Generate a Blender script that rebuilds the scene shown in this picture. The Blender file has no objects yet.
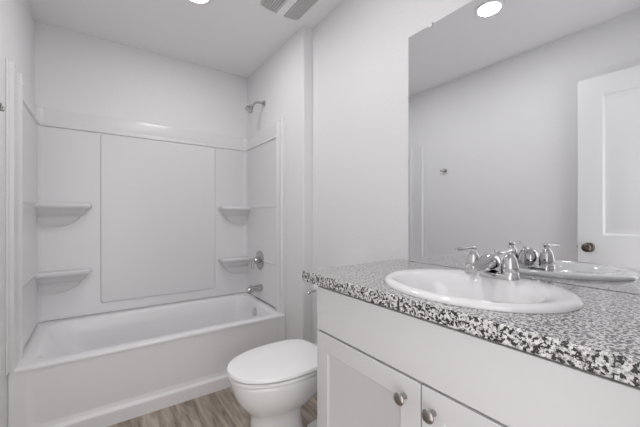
import bpy, bmesh, math
from mathutils import Vector, Matrix
PI = math.pi
S = bpy.context.scene
C = S.collection

# ------------------------------------------------------------------ measures (metres)
XL, XP, XR = -0.368, 1.167, 1.242          # left wall, alcove end wall, mirror wall
YB, YJ, YT, YR = 2.876, 1.856, 2.109, -0.04  # back wall, jog, tub front, rear wall
ZC = 2.514
CT = 0.9505                                  # countertop height
YM = 0.998                                  # mirror left edge

# ------------------------------------------------------------------ camera
cd = bpy.data.cameras.new('camera'); cam = bpy.data.objects.new('camera', cd); C.objects.link(cam)
cd.sensor_width = 36.0; cd.lens = 311.3 / 640 * 36; cd.shift_y = 2.7 / 640; cd.clip_start = 0.01
cam.location = (0, 0, 1.171); cam.rotation_euler = (PI / 2, 0, -math.radians(35.208))
S.camera = cam

# ------------------------------------------------------------------ world, lights, exposure
w = bpy.data.worlds.new('world'); S.world = w; w.use_nodes = True
w.node_tree.nodes['Background'].inputs[0].default_value = (1.0, 0.985, 0.99, 1)
w.node_tree.nodes['Background'].inputs[1].default_value = 2.05
S.view_settings.view_transform = 'Standard'; S.view_settings.look = 'None'
S.view_settings.exposure = 0.17; S.view_settings.gamma = 1.0; S.view_settings.use_curve_mapping = False
DOWN_POWER = 5.0
DOWNLIGHTS = [((0.42, 1.013), 'round recessed ceiling light reflected as a bright disc in the mirror', 1.0),
              ((0.479, 1.975), 'round recessed ceiling light above the bathtub at the top frame edge', 0.9)]

# ------------------------------------------------------------------ materials
def mat(name, col=(.8, .8, .8), rough=.5, metal=0.0, spec=.5, coat=0.0):
    m = bpy.data.materials.new(name); m.use_nodes = True
    b = m.node_tree.nodes['Principled BSDF']
    b.inputs['Base Color'].default_value = (*col, 1); b.inputs['Roughness'].default_value = rough
    b.inputs['Metallic'].default_value = metal; b.inputs['Specular IOR Level'].default_value = spec
    b.inputs['Coat Weight'].default_value = coat; b.inputs['Coat Roughness'].default_value = .08
    return m
def nodes(m): return m.node_tree.nodes, m.node_tree.links, m.node_tree.nodes['Principled BSDF']
def bump(m, scale, strength, dist=.002, detail=3):
    n, l, b = nodes(m)
    tc = n.new('ShaderNodeTexCoord'); nz = n.new('ShaderNodeTexNoise'); bp = n.new('ShaderNodeBump')
    nz.inputs['Scale'].default_value = scale; nz.inputs['Detail'].default_value = detail
    bp.inputs['Strength'].default_value = strength; bp.inputs['Distance'].default_value = dist
    l.new(tc.outputs['Object'], nz.inputs['Vector']); l.new(nz.outputs['Fac'], bp.inputs['Height'])
    l.new(bp.outputs['Normal'], b.inputs['Normal']); return m
def ramp(n, stops, interp='LINEAR'):
    r = n.new('ShaderNodeValToRGB'); r.color_ramp.interpolation = interp
    e = r.color_ramp.elements
    while len(e) < len(stops): e.new(.5)
    for k, (p, c) in enumerate(stops): e[k].position = p; e[k].color = (*c, 1)
    return r

WALLM = bump(mat('wall_paint', (.795, .792, .80), .55, spec=.3), 85, .4, .003)
CEILM = bump(mat('ceiling_paint', (.88, .875, .88), .8, spec=.2), 75, .25, .003)
TRIMM = mat('trim_paint', (.82, .81, .815), .35)
ACRYL = mat('white_acrylic', (.75, .747, .755), .26, spec=.5)
TUBM = mat('tub_acrylic', (.86, .855, .865), .22, spec=.5)
CAB = mat('cabinet_paint', (.72, .713, .718), .4)
PORC = mat('porcelain', (.90, .90, .905), .08, spec=.6, coat=.5)
SEATM = mat('seat_plastic', (.95, .945, .95), .18, spec=.5)
CHROME = mat('chrome', (.68, .67, .675), .06, 1.0)
FIT = mat('shower_chrome', (.50, .49, .485), .12, 1.0)
NICK = mat('brushed_nickel', (.36, .33, .31), .28, 1.0)
BRONZE = mat('dark_nickel', (.15, .125, .105), .22, 1.0)
DARK = mat('dark_gap', (.06, .06, .06), .7)
GRILL = mat('grille_plastic', (.56, .55, .555), .55)
CLIP = mat('clear_clip_plastic', (.85, .85, .87), .1)
DOORM = mat('door_paint', (.79, .79, .80), .35)
MIRR = mat('mirror_silver', (.88, .89, .90), .0, 1.0)
MEDGE = mat('mirror_edge', (.30, .33, .33), .3)
LENS = bpy.data.materials.new('lamp_lens'); LENS.use_nodes = True
_n, _l, _b = nodes(LENS); _b.inputs['Emission Color'].default_value = (1, .99, .98, 1); _b.inputs['Emission Strength'].default_value = 6.0

def granite():
    m = mat('granite', (.6, .6, .6), .14, spec=.5, coat=.5)
    n, l, b = nodes(m); tc = n.new('ShaderNodeTexCoord'); b.inputs['Coat IOR'].default_value = 1.7
    def noise(s, det, off):
        mp = n.new('ShaderNodeMapping'); mp.inputs['Location'].default_value = off
        nz = n.new('ShaderNodeTexNoise'); nz.inputs['Scale'].default_value = s; nz.inputs['Detail'].default_value = det
        nz.inputs['Roughness'].default_value = .55
        l.new(tc.outputs['Object'], mp.inputs['Vector']); l.new(mp.outputs[0], nz.inputs['Vector']); return nz
    base = noise(140, 3, (1, 2, 3)); fl = noise(180, 3, (7, 1, 4)); bk = noise(138, 3, (3, 9, 2))
    r1 = ramp(n, [(.38, (.42, .41, .405)), (.46, (.66, .65, .65)), (.60, (.82, .81, .81))]); l.new(base.outputs['Fac'], r1.inputs[0])
    r2 = ramp(n, [(.56, (0, 0, 0)), (.61, (1, 1, 1))]); l.new(fl.outputs['Fac'], r2.inputs[0])
    r3 = ramp(n, [(.512, (0, 0, 0)), (.535, (1, 1, 1))]); l.new(bk.outputs['Fac'], r3.inputs[0])
    m1 = n.new('ShaderNodeMixRGB'); m1.inputs[2].default_value = (.27, .25, .24, 1)
    l.new(r2.outputs[0], m1.inputs[0]); l.new(r1.outputs[0], m1.inputs[1])
    m2 = n.new('ShaderNodeMixRGB'); m2.inputs[2].default_value = (.022, .02, .02, 1)
    l.new(r3.outputs[0], m2.inputs[0]); l.new(m1.outputs[0], m2.inputs[1]); l.new(m2.outputs[0], b.inputs['Base Color'])
    return m
GRAN = granite()

def wood_floor():
    m = mat('wood_plank_vinyl', (.4, .35, .3), .45, spec=.35)
    n, l, b = nodes(m); tc = n.new('ShaderNodeTexCoord')
    mp = n.new('ShaderNodeMapping'); mp.inputs['Rotation'].default_value = (0, 0, PI / 2)
    br = n.new('ShaderNodeTexBrick'); br.offset = .37
    br.inputs['Scale'].default_value = 1; br.inputs['Brick Width'].default_value = 1.2; br.inputs['Row Height'].default_value = .155
    br.inputs['Mortar Size'].default_value = .0012; br.inputs['Color1'].default_value = (.0, .0, .0, 1); br.inputs['Color2'].default_value = (1, 1, 1, 1)
    br.inputs['Mortar'].default_value = (.2, .2, .2, 1)
    l.new(tc.outputs['Object'], mp.inputs['Vector']); l.new(mp.outputs[0], br.inputs['Vector'])
    mp2 = n.new('ShaderNodeMapping'); mp2.inputs['Scale'].default_value = (1, .09, 1)
    l.new(tc.outputs['Object'], mp2.inputs['Vector'])
    add = n.new('ShaderNodeVectorMath'); add.operation = 'ADD'; l.new(mp2.outputs[0], add.inputs[0]); l.new(br.outputs['Color'], add.inputs[1])
    nz = n.new('ShaderNodeTexNoise'); nz.inputs['Scale'].default_value = 26; nz.inputs['Detail'].default_value = 6; nz.inputs['Roughness'].default_value = .65
    nz.inputs['Distortion'].default_value = .6
    l.new(add.outputs[0], nz.inputs['Vector'])
    r = ramp(n, [(.32, (.17, .13, .10)), (.46, (.34, .28, .232)), (.56, (.46, .395, .335)), (.70, (.60, .54, .475))]); l.new(nz.outputs['Fac'], r.inputs[0])
    mx = n.new('ShaderNodeMixRGB'); mx.blend_type = 'MULTIPLY'; mx.inputs[0].default_value = .35
    r2 = ramp(n, [(0, (.6, .58, .56)), (1, (1, 1, 1))]); l.new(br.outputs['Color'], r2.inputs[0])
    l.new(r.outputs[0], mx.inputs[1]); l.new(r2.outputs[0], mx.inputs[2])
    l.new(mx.outputs[0], b.inputs['Base Color']); return m
FLOORM = wood_floor()

# ------------------------------------------------------------------ helpers
def obj(name, bm, m, parent=None, smooth=None, bevel=None, seg=3, sub=0):
    bmesh.ops.recalc_face_normals(bm, faces=bm.faces[:])
    me = bpy.data.meshes.new(name); bm.to_mesh(me); bm.free()
    o = bpy.data.objects.new(name, me); C.objects.link(o)
    for mm in (m if isinstance(m, (list, tuple)) else [m]): me.materials.append(mm)
    if parent is not None:
        o.parent = parent
        pr = parent; off = Vector((0, 0, 0))
        while pr is not None: off += pr.location; pr = pr.parent
        me.transform(Matrix.Translation(-off))
    if bevel:
        b = o.modifiers.new('bevel', 'BEVEL'); b.width = bevel; b.segments = seg; b.limit_method = 'ANGLE'; b.angle_limit = math.radians(35)
        b.harden_normals = False
    if sub:
        s = o.modifiers.new('sub', 'SUBSURF'); s.levels = sub; s.render_levels = sub
    if smooth or bevel or sub:
        if sub or smooth == 'all':
            for p in me.polygons: p.use_smooth = True
        else:
            me.shade_smooth() if hasattr(me, 'shade_smooth') else None
            for p in me.polygons: p.use_smooth = True
            me.set_sharp_from_angle(angle=math.radians(smooth or 40))
    return o
def tag(o, label, cat, group=None):
    o['label'] = label; o['category'] = cat
    if group: o['group'] = group
    return o
def thing(name, label, cat, loc, group=None):
    o = bpy.data.objects.new(name, None); C.objects.link(o); o.location = loc; o.empty_display_size = .05
    return tag(o, label, cat, group)
def box(bm, x0, x1, y0, y1, z0, z1):
    r = bmesh.ops.create_cube(bm, size=1)
    for v in r['verts']: v.co = Vector(((x0 + x1) / 2 + v.co.x * (x1 - x0), (y0 + y1) / 2 + v.co.y * (y1 - y0), (z0 + z1) / 2 + v.co.z * (z1 - z0)))
    return r['verts']
def bx(*a):
    bm = bmesh.new(); box(bm, *a); return bm
def struct(name, bm, m, **k):
    o = obj(name, bm, m, **k); o['kind'] = 'structure'; return o
def loft(bm, rings, cap0=True, cap1=True, closed=True):
    R = [[bm.verts.new(p) for p in r] for r in rings]; n = len(R[0])
    for a, b in zip(R, R[1:]):
        for i in range(n if closed else n - 1):
            j = (i + 1) % n; bm.faces.new((a[i], a[j], b[j], b[i]))
    if closed and cap0: bm.faces.new(R[0][::-1])
    if closed and cap1: bm.faces.new(R[-1])
    return R
def frame_of(d):
    d = d.normalized(); u = Vector((0, 0, 1)) if abs(d.z) < .9 else Vector((0, 1, 0))
    a = d.cross(u).normalized(); return a, d.cross(a).normalized()
def lathe(bm, o, axis, prof, n=32):      # prof: (radius, distance along the axis)
    o = Vector(o); ax = Vector(axis).normalized(); a, b = frame_of(ax)
    loft(bm, [[o + ax * h + (a * math.cos(2 * PI * k / n) + b * math.sin(2 * PI * k / n)) * max(r, .0002) for k in range(n)] for r, h in prof])
def tube(bm, pts, rad, n=16, flat=1.0):
    pts = [Vector(p) for p in pts]; rings = []
    if not isinstance(rad, (list, tuple)): rad = [rad] * len(pts)
    a0 = None
    for i, p in enumerate(pts):
        d = (pts[min(i + 1, len(pts) - 1)] - pts[max(i - 1, 0)]).normalized()
        if a0 is None: a, b = frame_of(d)
        else:
            a = (a0 - d * a0.dot(d)).normalized(); b = d.cross(a)
        a0 = a
        rings.append([p + (a * math.cos(2 * PI * k / n) + b * flat * math.sin(2 * PI * k / n)) * rad[i] for k in range(n)])
    loft(bm, rings)
def rrect(cx, cy, hx, hy, r, z, n=8):
    P = []
    for (sx, sy, a0) in ((1, 1, 0), (-1, 1, PI / 2), (-1, -1, PI), (1, -1, 1.5 * PI)):
        for k in range(n + 1):
            a = a0 + PI / 2 * k / n
            zz = z(cy + sy * (hy - r) + r * math.sin(a)) if callable(z) else z
            P.append((cx + sx * (hx - r) + r * math.cos(a), cy + sy * (hy - r) + r * math.sin(a), zz))
    return P
def ell(cx, cy, a, b, z, n=72, e=1.0):
    P = []
    for k in range(n):
        t = 2 * PI * k / n; c, s = math.cos(t), math.sin(t)
        P.append((cx + a * math.copysign(abs(c) ** e, c), cy + b * math.copysign(abs(s) ** e, s), z))
    return P

# ------------------------------------------------------------------ room shell
struct('floor', bx(XL - .12, XR + .12, YR - .14, YB + .12, -.06, 0), FLOORM)
struct('ceiling', bx(XL - .12, XR + .12, YR - .14, YB + .12, ZC, ZC + .08), CEILM)
struct('wall_left', bx(XL - .12, XL, YR - .14, YB + .12, 0, ZC), WALLM)
struct('wall_back', bx(XL, XR + .12, YB, YB + .12, 0, ZC), WALLM)
struct('wall_right', bx(XR, XR + .12, YR - .14, YB, 0, ZC), WALLM)
struct('wall_alcove', bx(XP, XR + .03, YJ, YB + .03, -.03, ZC + .03), WALLM, bevel=.010, seg=3)
bm = bmesh.new()                                     # rear wall with the open doorway the camera stands in
DX0, DX1, DZ = -.275, .50, 2.13
box(bm, XL, DX0, YR - .12, YR, 0, ZC); box(bm, DX1, XR, YR - .12, YR, 0, ZC); box(bm, DX0, DX1, YR - .12, YR, DZ, ZC)
struct('wall_rear', bm, WALLM)
struct('baseboard_right', bx(XR - .014, XR, 1.0, YJ, 0, .09), TRIMM, bevel=.004)
struct('baseboard_left', bx(XL, XL + .014, .76, YT - .02, 0, .09), TRIMM, bevel=.004)
struct('baseboard_alcove', bx(XP - .014, XP, YJ, YT - .006, 0, .09), TRIMM, bevel=.004)
struct('trim_1', bx(XL + .016, XP - .015, YT - .008, YT, 0, .009), TRIMM, bevel=.003)   # white bead where the tub meets the floor

# open door leaf lying along the left wall
def panel_slab(bm, x, s, y0, y1, z0, z1, panels, t):
    """slab whose face at x (outward direction s along x) carries sunk panels with sloped margins"""
    ys = sorted({y0, y1} | {p[0] for p in panels} | {p[1] for p in panels}); zs = sorted({z0, z1} | {p[2] for p in panels} | {p[3] for p in panels})
    V = {}
    def v(a, b, c):
        k = (round(a, 5), round(b, 5), round(c, 5))
        if k not in V: V[k] = bm.verts.new((a, b, c))
        return V[k]
    def quad(*q): bm.faces.new([v(*p) for p in q])
    for a, b in zip(ys, ys[1:]):
        for c, d in zip(zs, zs[1:]):
            hit = [p for p in panels if p[0] <= a + 1e-6 and p[1] >= b - 1e-6 and p[2] <= c + 1e-6 and p[3] >= d - 1e-6]
            if not hit: quad((x, a, c), (x, b, c), (x, b, d), (x, a, d))
            quad((x - s * t, a, c), (x - s * t, a, d), (x - s * t, b, d), (x - s * t, b, c))
    for a, b in zip(ys, ys[1:]):
        for c in (z0, z1): quad((x, a, c), (x, b, c), (x - s * t, b, c), (x - s * t, a, c))
    for c, d in zip(zs, zs[1:]):
        for a in (y0, y1): quad((x, a, c), (x, a, d), (x - s * t, a, d), (x - s * t, a, c))
    for (a, b, c, d, prof) in panels:
        prev = (0, 0)
        for (ins, dep) in prof:
            A = [(x - s * prev[1], yy, zz) for yy, zz in ((a + prev[0], c + prev[0]), (b - prev[0], c + prev[0]), (b - prev[0], d - prev[0]), (a + prev[0], d - prev[0]))]
            B = [(x - s * dep, yy, zz) for yy, zz in ((a + ins, c + ins), (b - ins, c + ins), (b - ins, d - ins), (a + ins, d - ins))]
            for i in range(4): quad(A[i], A[(i + 1) % 4], B[(i + 1) % 4], B[i])
            prev = (ins, dep)
        quad(*B)
bm = bmesh.new(); P = [(.012, .009), (.03, .009), (.055, .002)]
panel_slab(bm, -.275, 1, -.035, .745, .012, 2.115, [(.10, .612, 1.045, 1.985, P), (.10, .612, .22, .84, P)], .035)
dl = struct('door_1', bm, DOORM, smooth=25)
bm = bmesh.new(); lathe(bm, (-.275, .683, .957), (1, 0, 0), [(.0, 0), (.033, 0), (.033, .004), (.027, .010), (.012, .013), (.011, .03), (.020, .036), (.0275, .045), (.029, .054), (.026, .063), (.016, .069), (0, .071)])
k = obj('door_knob', bm, BRONZE, dl, smooth=50); k['label'] = 'dark nickel round door knob'
bm = bmesh.new(); box(bm, -.301, -.284, .745, .7475, .93, .985); lathe(bm, (-.2925, .747, .957), (0, 1, 0), [(0, 0), (.007, 0), (.007, .008), (0, .009)], 12)
obj('latch', bm, NICK, dl, smooth=40)

# ------------------------------------------------------------------ bathtub
tub = thing('bathtub', 'glossy white alcove bathtub with a plain apron below the shower surround', 'bathtub', ((XL + XP) / 2, (YT + YB) / 2, 0))
def rimz(y): t = min(1, max(0, (y - 2.22) / .5)); return .417 + .026 * t
cx = (XL + XP) / 2; hx = (XP - XL) / 2 - .002; bk = YB - .004
def R(x0, x1, y0, y1, r, z): return rrect((x0 + x1) / 2, (y0 + y1) / 2, (x1 - x0) / 2, (y1 - y0) / 2, r, z)
x0, x1 = cx - hx, cx + hx
rings = [R(x0, x1, YT, bk, .006, .3985), R(x0, x1, YT, bk, .006, lambda y: rimz(y) - .007), R(x0 + .002, x1 - .002, YT + .002, bk - .002, .006, lambda y: rimz(y) - .002),
         R(x0 + .006, x1 - .006, YT + .006, bk - .004, .008, rimz),
         R(x0 + .075, x1 - .062, YT + .068, 2.772, .10, rimz), R(x0 + .085, x1 - .068, YT + .076, 2.764, .10, lambda y: rimz(y) - .003),
         R(x0 + .097, x1 - .074, YT + .083, 2.757, .10, lambda y: rimz(y) - .012),
         R(x0 + .14, x1 - .082, YT + .092, 2.750, .11, .34), R(x0 + .24, x1 - .105, YT + .11, 2.735, .12, .20),
         R(x0 + .31, x1 - .13, YT + .125, 2.72, .12, .12), R(x0 + .36, x1 - .165, YT + .15, 2.69, .12, .088), R(x0 + .44, x1 - .23, YT + .2, 2.64, .1, .078)]
bm = bmesh.new(); loft(bm, rings, cap0=False)
obj('basin', bm, TUBM, tub, smooth=50)
bm = bmesh.new()                                     # apron: shallow sunk field above a skirt band
def sst(v): v = min(1, max(0, v)); return v * v * (3 - 2 * v)
def apy(x, z):
    fx = min(x - (x0 + .06), (x1 - .03) - x); r = .07; fz = z - .088
    if fx < r and fz < r: dd = r - math.hypot(max(0, r - fx), max(0, r - fz))
    else: dd = min(fx, fz)
    rec = .0045 * sst(dd / .03)
    return YT + .0015 + rec - .012 * sst((.094 - z) / .022)
zs_ = [0, .03, .06, .072] + [.074 + .0025 * i for i in range(30)] + [.16 + .02 * i for i in range(12)] + [.398]
xs_ = [x0 + (x1 - x0) * i / 150 for i in range(151)]
G = [[bm.verts.new((x, apy(x, z), z)) for z in zs_] for x in xs_]
for i in range(150):
    for j in range(len(zs_) - 1): bm.faces.new((G[i][j], G[i + 1][j], G[i + 1][j + 1], G[i][j + 1]))
bot = [g[0] for g in G]; B0, B1, T0, T1 = [bm.verts.new(p) for p in ((x0, YT + .03, 0), (x1, YT + .03, 0), (x0, YT + .03, .398), (x1, YT + .03, .398))]
bm.faces.new(bot + [B1, B0]); bm.faces.new([g[-1] for g in G] + [T1, T0]); bm.faces.new(G[0] + [T0, B0]); bm.faces.new(G[-1] + [T1, B1]); bm.faces.new((B0, B1, T1, T0))
obj('apron', bm, TUBM, tub, smooth=60)
bm = bmesh.new(); o = Vector((XP - .086, 2.50, .352)); nrm = Vector((-1, 0, .14)).normalized()
lathe(bm, o - nrm * .002, nrm, [(0, 0), (.036, 0), (.036, .005), (.031, .010), (.012, .012), (.010, .010), (0, .010)], 32)
obj('overflow_plate', bm, CHROME, tub, smooth=40)
bm = bmesh.new(); lathe(bm, (.90, 2.46, .078), (0, 0, 1), [(0, 0), (.034, 0), (.034, .004), (.024, .006), (.020, .003), (0, .003)]); obj('drain', bm, CHROME, tub, smooth=40)

# ------------------------------------------------------------------ shower surround
sur = thing('shower_surround', 'white moulded three-sided shower surround above the bathtub', 'shower surround', ((XL + XP) / 2, YB, .44))
PROF = [(0, .4445), (.020, .4445), (.020, .452), (.0175, .458), (.0175, 1.789), (.0185, 1.792), (.0255, 1.795), (.0285, 1.799), (.0285, 1.803), (.0265, 1.807), (.012, 1.818), (.0095, 1.823), (.0094, 1.829), (.0100, 1.833), (.0100, 1.910), (.007, 1.9215), (0, 1.924)]
def sweep(bm, path, prof):                # path: (x, y, nx, ny); thickness goes along the normal
    loft(bm, [[(x + nx * t, y + ny * t, z) for t, z in prof] for x, y, nx, ny in path])
wl, wr, wb = XL + .001, XP - .001, YB - .001; RC = .05; YSL, YSR = 2.25, 2.21
left = [(wl, YSL, 1, 0), (wl, wb - RC - .002, 1, 0)]; right = [(wr, wb - RC - .002, -1, 0), (wr, YSR, -1, 0)]
def arc(cx_, cy_, a0, a1, n=10):
    P = []
    for i in range(n + 1):
        a = a0 + (a1 - a0) * i / n; c, s = math.cos(a), math.sin(a); P.append((cx_ + RC * c, cy_ + RC * s, -c, -s))
    return P
back = arc(wl + RC, wb - RC, PI, PI / 2) + arc(wr - RC, wb - RC, PI / 2, 0)
bm = bmesh.new(); sweep(bm, back, PROF); obj('back_panel', bm, ACRYL, sur, smooth=30)
# raised centre field
bm = bmesh.new(); yb = wb - .0175
def rr(x0_, x1_, z0, z1, r, y):
    return [(p[0], y, p[1]) for p in [(q[0], q[1]) for q in rrect((x0_ + x1_) / 2, (z0 + z1) / 2, (x1_ - x0_) / 2, (z1 - z0) / 2, r, 0)]]
loft(bm, [rr(.000, .852, .518, 1.786, .02, yb + .004), rr(.000, .852, .518, 1.786, .02, yb - .001), rr(.003, .849, .521, 1.783, .02, yb - .006), rr(.008, .844, .526, 1.778, .016, yb - .009)])
obj('center_panel', bm, ACRYL, sur)
def side_panel(sgn, wx, path, yf, YS):
    bm = bmesh.new(); sweep(bm, path, PROF)
    f = lambda t: wx + sgn * t
    plan = [(0, YS + .012), (.026, YS + .012), (.032, YS + .004), (.032, YS - .010), (.026, YS - .018), (.022, YS - .028), (.022, max(yf + .050, YS - .08)), (.023, yf + .046), (.023, yf + .038), (.010, yf + .030), (.007, yf + .004), (.004, yf), (0, yf)]
    loft(bm, [[(f(t), y, z) for t, y in plan] for z in (.4195, 1.90, 1.916, 1.921)])
    for z in SHZ: loft(bm, [[(f(.014), y, z - .03), (f(.0178), y, z - .022), (f(.0225), y, z - .006), (f(.0215), y, z), (f(.014), y, z + .006)] for y in (YS + .005, wb - RC)])
    o = obj('side_panel', bm, ACRYL, sur, smooth=30); return o
SHZ = (1.262, .792)
side_panel(1, wl, left, 2.06, YSL); side_panel(-1, wr, right, 2.108, YSR)
def shelf(xc, sgn, z, wdt):               # moulded corner shelf: rounded lip, underside tapering back into the wall
    bm = bmesh.new(); rings = []
    for (fw, dep, dz) in ((.93, .086, -.003), (.98, .098, 0), (1.0, .104, -.002), (1.01, .108, -.010), (1.01, .108, -.024), (.99, .102, -.032), (.95, .088, -.040), (.91, .072, -.056), (.87, .055, -.074), (.83, .036, -.086), (.79, .027, -.092), (.76, .023, -.110), (.66, .018, -.135), (.52, .011, -.155), (.36, .003, -.168)):
        W_ = wdt * fw; r = min(.045, dep * .7); P = []
        a, b = xc, xc + sgn * W_
        P.append((a, yb + .004)); P.append((a, yb - dep))
        for k in range(9):
            t = PI / 2 * k / 8; P.append((b - sgn * r + sgn * r * math.sin(t), yb - dep + r - r * math.cos(t)))
        P.append((b + sgn * .004, yb + .004))
        rings.append([(x, y, z + dz) for x, y in P])
    loft(bm, rings); return obj('shelf', bm, ACRYL, sur, smooth=45)
for z in SHZ: shelf(wl + .018, 1, z, .292); shelf(wr - .018, -1, z, .262)

# ------------------------------------------------------------------ shower fittings
ys = 2.50; sw = XP
sh = thing('wall_shower', 'chrome shower head on a short bent arm high on the alcove end wall', 'shower head', (XP, ys, 2.15))
bm = bmesh.new(); lathe(bm, (XP + .001, ys, 2.15), (-1, 0, 0), [(0, 0), (.030, 0), (.029, .006), (.020, .012), (.010, .014), (0, .014)]); obj('wall_flange', bm, FIT, sh, smooth=40)
bm = bmesh.new(); tube(bm, [(XP - .002, ys, 2.15), (XP - .04, ys, 2.153), (XP - .068, ys, 2.150), (XP - .088, ys, 2.138), (XP - .104, ys, 2.118)], .0095); obj('shower_arm', bm, FIT, sh, smooth=60)
bm = bmesh.new(); d = Vector((-.60, -.05, -.76)); lathe(bm, Vector((XP - .100, ys, 2.122)), d, [(0, 0), (.011, 0), (.014, .008), (.014, .016), (.012, .020), (.018, .030), (.031, .052), (.035, .060), (.035, .070), (.031, .072), (.029, .069), (0, .069)])
obj('shower_head', bm, FIT, sh, smooth=40)
yv = 2.545
tv = thing('shower_valve', 'chrome single-lever shower valve on a round plate above the tub spout', 'shower valve', (XP - .014, yv, .785))
bm = bmesh.new(); lathe(bm, (XP - .0190, yv, .785), (-1, 0, 0), [(0, 0), (.084, 0), (.083, .005), (.070, .011), (.032, .014), (0, .014)], 48); obj('escutcheon', bm, FIT, tv, smooth=40)
bm = bmesh.new(); lathe(bm, (XP - .024, yv, .785), (-1, 0, 0), [(0, 0), (.028, 0), (.027, .028), (.024, .048), (.017, .056), (0, .058)]); obj('valve_hub', bm, FIT, tv, smooth=40)
bm = bmesh.new(); tube(bm, [(XP - .066, yv, .79), (XP - .085, yv - .012, .786), (XP - .098, yv - .026, .768), (XP - .104, yv - .035, .740), (XP - .105, yv - .038, .712)], [.016, .015, .013, .011, .008], flat=.8); obj('lever', bm, FIT, tv, smooth=60)
yp = 2.515
ts = thing('tub_spout', 'chrome bathtub spout on the end wall just above the tub rim', 'spout', (XP - .014, yp, .545))
bm = bmesh.new(); tube(bm, [(XP - .0190, yp, .548), (XP - .03, yp, .548), (XP - .10, yp, .545), (XP - .135, yp, .543), (XP - .148, yp, .538)], [.030, .028, .025, .024, .018], 24)
tube(bm, [(XP - .128, yp, .535), (XP - .130, yp, .512)], [.019, .017], 20)
obj('spout_body', bm, FIT, ts, smooth=50)
bm = bmesh.new(); lathe(bm, (XP - .118, yp, .566), (0, 0, 1), [(0, 0), (.004, 0), (.004, .012), (.008, .016), (.008, .022), (0, .024)], 16); obj('diverter_knob', bm, FIT, ts, smooth=40)

# ------------------------------------------------------------------ toilet (points at -x, tank on the mirror wall)
ty = 1.378
toi = thing('toilet', 'white elongated toilet with closed lid between vanity and bathtub', 'toilet', (.80, ty, 0))
def egg(xf, xb, hw, z, n=64, e=.86):             # xf front tip, xb rear, half-width
    xc = xf + (xb - xf) * .56; P = []
    for k in range(n):
        t = 2 * PI * k / n; c, s = math.cos(t), math.sin(t)
        xs = .010; P.append((xs + (xc + (xc - xf) * c) if c < 0 else xs + (xc + (xb - xc) * c ** .55), ty + hw * math.copysign(abs(s) ** (e if c < 0 else e - .30 * min(1, c * 3)), s), z))
    return P
bm = bmesh.new()
loft(bm, [egg(.545, .915, .108, 0), egg(.543, .917, .110, .012), egg(.565, .85, .095, .03), egg(.570, .825, .088, .09), egg(.570, .812, .087, .212), egg(.564, .818, .092, .236), egg(.552, .835, .105, .256),
          egg(.530, .865, .128, .282), egg(.507, .90, .149, .314), egg(.489, .93, .164, .348), egg(.479, .945, .172, .385), egg(.476, .952, .176, .408), egg(.477, .952, .175, .420), egg(.485, .948, .168, .425)])
def rr2(x0_, x1_, hy, z, r=.03): return rrect((x0_ + x1_) / 2, ty, (x1_ - x0_) / 2, hy, r, z)
loft(bm, [rr2(.90, 1.12, .075, .265), rr2(.87, 1.19, .105, .31), rr2(.86, 1.222, .125, .36), rr2(.86, 1.222, .13, .415), rr2(.865, 1.218, .125, .425)])
loft(bm, [rr2(.91, 1.16, .055, 0), rr2(.91, 1.16, .055, .03), rr2(1.02, 1.15, .05, .05), rr2(1.04, 1.15, .05, .32)])
obj('bowl', bm, PORC, toi, smooth=60)
bm = bmesh.new(); loft(bm, [egg(.490, .93, .162, .430), egg(.468, .940, .179, .4305), egg(.465, .943, .182, .432), egg(.465, .943, .182, .440), egg(.469, .940, .178, .444), egg(.485, .925, .162, .4445)]); obj('seat', bm, SEATM, toi, smooth=40)
bm = bmesh.new(); loft(bm, [egg(.490, .93, .158, .4510), egg(.466, .947, .182, .4515), egg(.462, .950, .186, .453), egg(.462, .950, .186, .463), egg(.466, .947, .182, .468), egg(.49, .92, .157, .472), egg(.58, .87, .08, .474)]); obj('toilet_lid', bm, SEATM, toi, smooth=40)
for s in (-1, 1):
    obj('hinge', bx(.951, .975, ty + s * .075 - .022, ty + s * .075 + .022, .426, .458), SEATM, toi, bevel=.006)
bm = bmesh.new()
def tank(x0_, x1_, hy, z, r=.045): return rrect((x0_ + x1_) / 2, ty - .010, (x1_ - x0_) / 2, hy - .010, r, z)
loft(bm, [tank(1.07, 1.225, .15, .426), tank(1.055, 1.228, .17, .44), tank(1.047, 1.230, .183, .48), tank(1.040, 1.232, .19, .735), tank(1.040, 1.232, .19, .745)]); obj('tank', bm, PORC, toi, smooth=50)
bm = bmesh.new(); loft(bm, [tank(1.035, 1.234, .195, .7455), tank(1.027, 1.238, .201, .748), tank(1.026, 1.239, .202, .758), tank(1.028, 1.238, .200, .774), tank(1.035, 1.232, .19, .780), tank(1.05, 1.22, .17, .782)]); obj('tank_lid', bm, PORC, toi, smooth=45)
bm = bmesh.new(); hyy = ty + .1685; lathe(bm, (1.10, hyy - .001, .715), (0, 1, 0), [(0, 0), (.015, 0), (.014, .006), (.008, .009), (.007, .02), (0, .021)], 24)
tube(bm, [(1.10, hyy + .018, .715), (1.08, hyy + .022, .716), (1.05, hyy + .026, .714), (1.025, hyy + .030, .708), (1.018, hyy + .030, .703)], [.007, .008, .009, .011, .008], 12); fh = obj('flush_handle', bm, CHROME, toi, smooth=50); fh['label'] = 'chrome flush handle'

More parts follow.
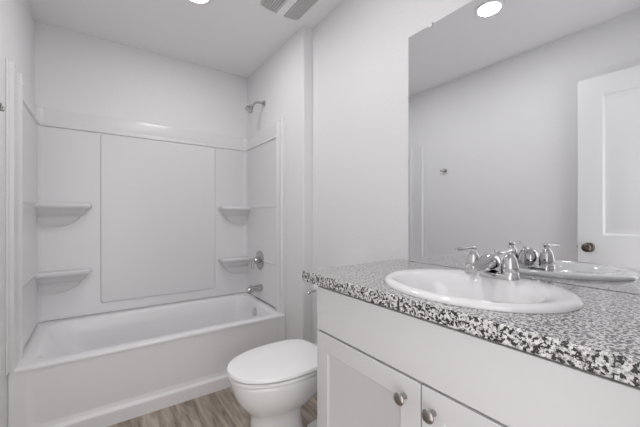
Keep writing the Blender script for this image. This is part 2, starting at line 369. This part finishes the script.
# ------------------------------------------------------------------ vanity
van = thing('vanity_cabinet', 'white bathroom vanity cabinet with two doors under a granite countertop', 'cabinet', (.95, .46, 0))
VX, VY0, VY1, VT = .698, YR + .004, 1.004, .9095
bm = bmesh.new(); box(bm, VX, XR - .001, VY0, VY1, .10, VT)          # open-topped carcass on a toe-kick plinth
bmesh.ops.delete(bm, geom=[f for f in bm.faces if f.calc_center_median().z > VT - .001], context='FACES_ONLY')
bo = obj('body', bm, CAB, van); so = bo.modifiers.new('solid', 'SOLIDIFY'); so.thickness = .016; so.offset = -1
obj('plinth', bx(VX + .06, XR - .001, VY0, VY1, .0, .0995), CAB, van)
obj('false_front', bx(VX - .0200, VX - .0005, .022, .980, .7425, .903), CAB, van, bevel=.002)
def cab_door(y0, y1, ky, lab=None):
    bm = bmesh.new(); panel_slab(bm, VX - .0200, -1, y0, y1, .125, .7350, [(y0 + .064, y1 - .064, .190, .671, [(.003, .003), (.012, .007)])], .0190)
    d = obj('door', bm, CAB, van, smooth=25, bevel=.0012, seg=2)
    bm = bmesh.new(); lathe(bm, (VX - .0200, ky, .681), (-1, 0, 0), [(.0, 0), (.0085, 0), (.0075, .003), (.0055, .008), (.0055, .014), (.010, .018), (.0155, .0215), (.0168, .025), (.0145, .029), (.008, .0315), (0, .032)], 32)
    kk = obj('knob', bm, NICK, d, smooth=45); kk['label'] = 'round brushed nickel knob'
cab_door(.5105, .980, .560); cab_door(.022, .5055, .470)

# countertop with an oval cut-out
bm = bmesh.new(); SX, SY, SA, SB = .929, .522, .227, .275
cx0, cx1, cy0, cy1 = .669, XR - .001, YR + .001, 1.075; ha, hb = SA - .012, SB - .012
ang = [2 * PI * k / 96 for k in range(96)] + [math.atan2(y - SY, x - SX) % (2 * PI) for x in (cx0, cx1) for y in (cy0, cy1)]
ang = sorted(set(round(a, 6) for a in ang)); I, O = [], []
for a in ang:
    c, s = math.cos(a), math.sin(a)
    q = 1 / math.sqrt((c / ha) ** 2 + (s / hb) ** 2); I.append((SX + q * c, SY + q * s))
    t = min([(cx1 - SX) / c if c > 1e-9 else 9, (cx0 - SX) / c if c < -1e-9 else 9, (cy1 - SY) / s if s > 1e-9 else 9, (cy0 - SY) / s if s < -1e-9 else 9])
    O.append((SX + t * c, SY + t * s))
zb = VT + .0005
r_ = [[(x, y, zb) for x, y in I], [(x, y, zb) for x, y in O], [(x, y, CT) for x, y in O], [(x, y, CT) for x, y in I]]
RR = loft(bm, r_, False, False); n = len(I)
for i in range(n): j = (i + 1) % n; bm.faces.new((RR[3][i], RR[3][j], RR[0][j], RR[0][i]))
tag(obj('countertop', bm, GRAN, bevel=.003), 'speckled grey, black and white granite countertop on the vanity', 'countertop')

# sink
sk = thing('sink', 'white oval drop-in sink set in the granite countertop', 'sink', (SX, SY, CT))
bm = bmesh.new(); bxn, by = .888, SY
rings = [ell(SX, SY, SA, SB, CT + .0005), ell(SX, SY, SA + .0005, SB + .0005, CT + .006), ell(SX, SY, SA - .003, SB - .003, CT + .012), ell(SX, SY, SA - .011, SB - .011, CT + .0165), ell(SX, SY, SA - .022, SB - .022, CT + .0175)]
def mix(a, b, t): return a + (b - a) * t
for (a, b, z) in ((.168, .222, .0160), (.161, .214, .0125), (.155, .207, .005), (.142, .188, -.008), (.134, .178, -.04), (.118, .158, -.085), (.09, .12, -.118), (.055, .07, -.134), (.024, .024, -.139)):
    rings.append(ell(bxn, by, a, b, CT + z))
bm2 = bm; loft(bm, rings, cap0=False)
obj('basin', bm, PORC, sk, smooth=60)
bm = bmesh.new(); lathe(bm, (bxn, by, CT - .139), (0, 0, 1), [(0, 0), (.024, 0), (.024, .003), (.016, .004), (.013, .001), (0, .001)], 24); obj('drain', bm, CHROME, sk, smooth=40)

# faucet
FX, FY, FZ = 1.086, .531, CT + .0175
fa = thing('faucet', 'chrome two-handle faucet on the back rim of the oval sink', 'faucet', (FX, FY, FZ))
bm = bmesh.new(); loft(bm, [rrect(FX, FY, .029, .088, .0285, FZ - .0008), rrect(FX, FY, .029, .088, .0285, FZ + .010), rrect(FX, FY, .026, .085, .0255, FZ + .015), rrect(FX, FY, .017, .076, .0165, FZ + .017)]); obj('base_plate', bm, CHROME, fa, smooth=40)
bm = bmesh.new()                                     # spout: broad humped body that falls forward to a blunt tip
sp = [(.033, .022, .012, .012), (.030, .030, .024, .026), (.016, .042, .030, .034), (-.004, .047, .031, .034), (-.026, .046, .029, .029), (-.050, .042, .025, .022), (-.075, .036, .021, .016), (-.098, .031, .017, .012), (-.110, .028, .012, .008)]
rings = []
for (dx, cz, hw, hh) in sp:
    rings.append([(FX + dx, FY + hw * math.copysign(abs(math.cos(2 * PI * k / 32)) ** .85, math.cos(2 * PI * k / 32)), FZ + cz + hh * math.copysign(abs(math.sin(2 * PI * k / 32)) ** .9, math.sin(2 * PI * k / 32))) for k in range(32)])
loft(bm, rings); lathe(bm, (FX - .092, FY, FZ + .024), (0, 0, -1), [(0, 0), (.011, 0), (.011, .011), (.0095, .012), (0, .010)], 20)
obj('spout', bm, CHROME, fa, smooth=50)
bm = bmesh.new(); lathe(bm, (FX + .036, FY, FZ + .010), (0, 0, 1), [(0, 0), (.0025, 0), (.0025, .066), (.0055, .069), (.0055, .077), (0, .079)], 12); obj('lift_rod', bm, CHROME, fa, smooth=40)
for s in (1, -1):
    hy_ = FY + s * .061
    bm = bmesh.new(); lathe(bm, (FX, hy_, FZ + .012), (0, 0, 1), [(0, 0), (.0265, 0), (.0270, .003), (.0255, .007), (.0240, .010), (.0255, .013), (.0245, .030), (.0205, .050), (.0150, .062), (.0095, .068), (.0085, .072), (.0085, .080), (0, .082)])
    h = obj('handle', bm, CHROME, fa, smooth=40)
    bm = bmesh.new(); tube(bm, [(FX + .016, hy_, FZ + .090), (FX + .008, hy_, FZ + .093), (FX - .010, hy_, FZ + .093), (FX - .05, hy_ + s * .004, FZ + .0905), (FX - .086, hy_ + s * .007, FZ + .090), (FX - .098, hy_ + s * .008, FZ + .091)], [.006, .0105, .0095, .0065, .0085, .005], 16, .8)
    lathe(bm, (FX, hy_, FZ + .085), (0, 0, 1), [(0, 0), (.010, 0), (.012, .005), (.0095, .012), (0, .0145)], 20)
    obj('lever', bm, CHROME, h, smooth=50)

# ------------------------------------------------------------------ mirror
mz0, mz1, my0 = CT + .0012, 2.047, .03
bm = bmesh.new(); vs = box(bm, XR - .006, XR - .0005, my0, YM, mz0, mz1)
bm.faces.ensure_lookup_table()
for f in bm.faces: f.material_index = 0 if f.calc_center_median().x < XR - .0055 else 1
mi = obj('wall_mirror', bm, [MIRR, MEDGE]); tag(mi, 'large frameless wall mirror standing on the countertop behind the sink', 'mirror')
for yy in (.872, .14):
    bm = bmesh.new(); box(bm, XR - .012, XR - .0065, yy - .009, yy + .009, mz1 - .012, mz1 + .010); box(bm, XR - .007, XR - .0005, yy - .009, yy + .009, mz1 + .001, mz1 + .010)
    lathe(bm, (XR - .0118, yy, mz1 + .003), (-1, 0, 0), [(0, 0), (.004, 0), (.0035, .0015), (0, .002)], 12)
    obj('mirror_clip', bm, CLIP, mi, bevel=.001, seg=2)

# ------------------------------------------------------------------ robe hook on the left wall (seen in the mirror)
hk = thing('robe_hook', 'small double-pronged metal hook on the bare left wall, seen in the mirror', 'hook', (XL, 1.84, 1.63))
hz, hy = 1.63, 1.84
bm = bmesh.new(); lathe(bm, (XL, hy, hz), (1, 0, 0), [(0, 0), (.021, 0), (.020, .005), (.010, .009), (.008, .017), (0, .018)], 24); obj('backplate', bm, NICK, hk, smooth=40)
for s in (-1, 1):
    bm = bmesh.new(); tube(bm, [(XL + .015, hy, hz), (XL + .022, hy + s * .012, hz - .010), (XL + .028, hy + s * .024, hz - .008), (XL + .030, hy + s * .031, hz + .008)], [.006, .0055, .005, .006], 12); obj('prong', bm, NICK, hk, smooth=60)

# ------------------------------------------------------------------ ceiling fittings
for (xy, lab, f) in DOWNLIGHTS:
    t = thing('recessed_downlight', lab, 'ceiling light', (*xy, ZC), 'recessed ceiling lights')
    bm = bmesh.new(); lathe(bm, (*xy, ZC + .001), (0, 0, -1), [(.068, 0), (.088, 0), (.087, .004), (.078, .007), (.068, .006), (.066, .002)], 48)
    obj('trim_ring', bm, TRIMM, t, smooth=40)
    bm = bmesh.new(); lathe(bm, (*xy, ZC), (0, 0, -1), [(0, 0), (.067, 0), (.067, .0035), (0, .0045)], 48); obj('lens', bm, LENS, t, smooth=40)
    ld = bpy.data.lights.new('downlight_lamp', 'AREA'); ld.shape = 'DISK'; ld.size = .13; ld.energy = DOWN_POWER * f; ld.color = (1, .985, .985)
    lo = bpy.data.objects.new('downlight_lamp', ld); C.objects.link(lo); lo.parent = t; lo.location = (0, 0, -.009)
vt = thing('exhaust_fan_grille', 'square ceiling exhaust fan cover with two slatted grey fields', 'vent', (.962, 1.69, ZC))
vx, vy = .962, 1.69
bm = bmesh.new(); loft(bm, [rrect(vx, vy, .142, .142, .03, ZC), rrect(vx, vy, .142, .142, .03, ZC - .006), rrect(vx, vy, .138, .138, .028, ZC - .008)]); obj('backing', bm, GRILL, vt, smooth=40)
bm = bmesh.new(); box(bm, vx - .027, vx + .027, vy - .135, vy + .135, ZC - .022, ZC - .006); obj('center_band', bm, CEILM, vt, bevel=.004)
for s in (-1, 1):
    for k in range(7):
        x = vx + s * (.0365 + k * .0155); hl = .134 if k < 5 else .134 - (k - 4) * .009; dz = -.0215 + .0015 * k
        bm = bmesh.new(); box(bm, x - .0062, x + .0062, vy - hl, vy + hl, ZC + dz, ZC - .007); obj('slat', bm, GRILL, vt, bevel=.0015, seg=2)
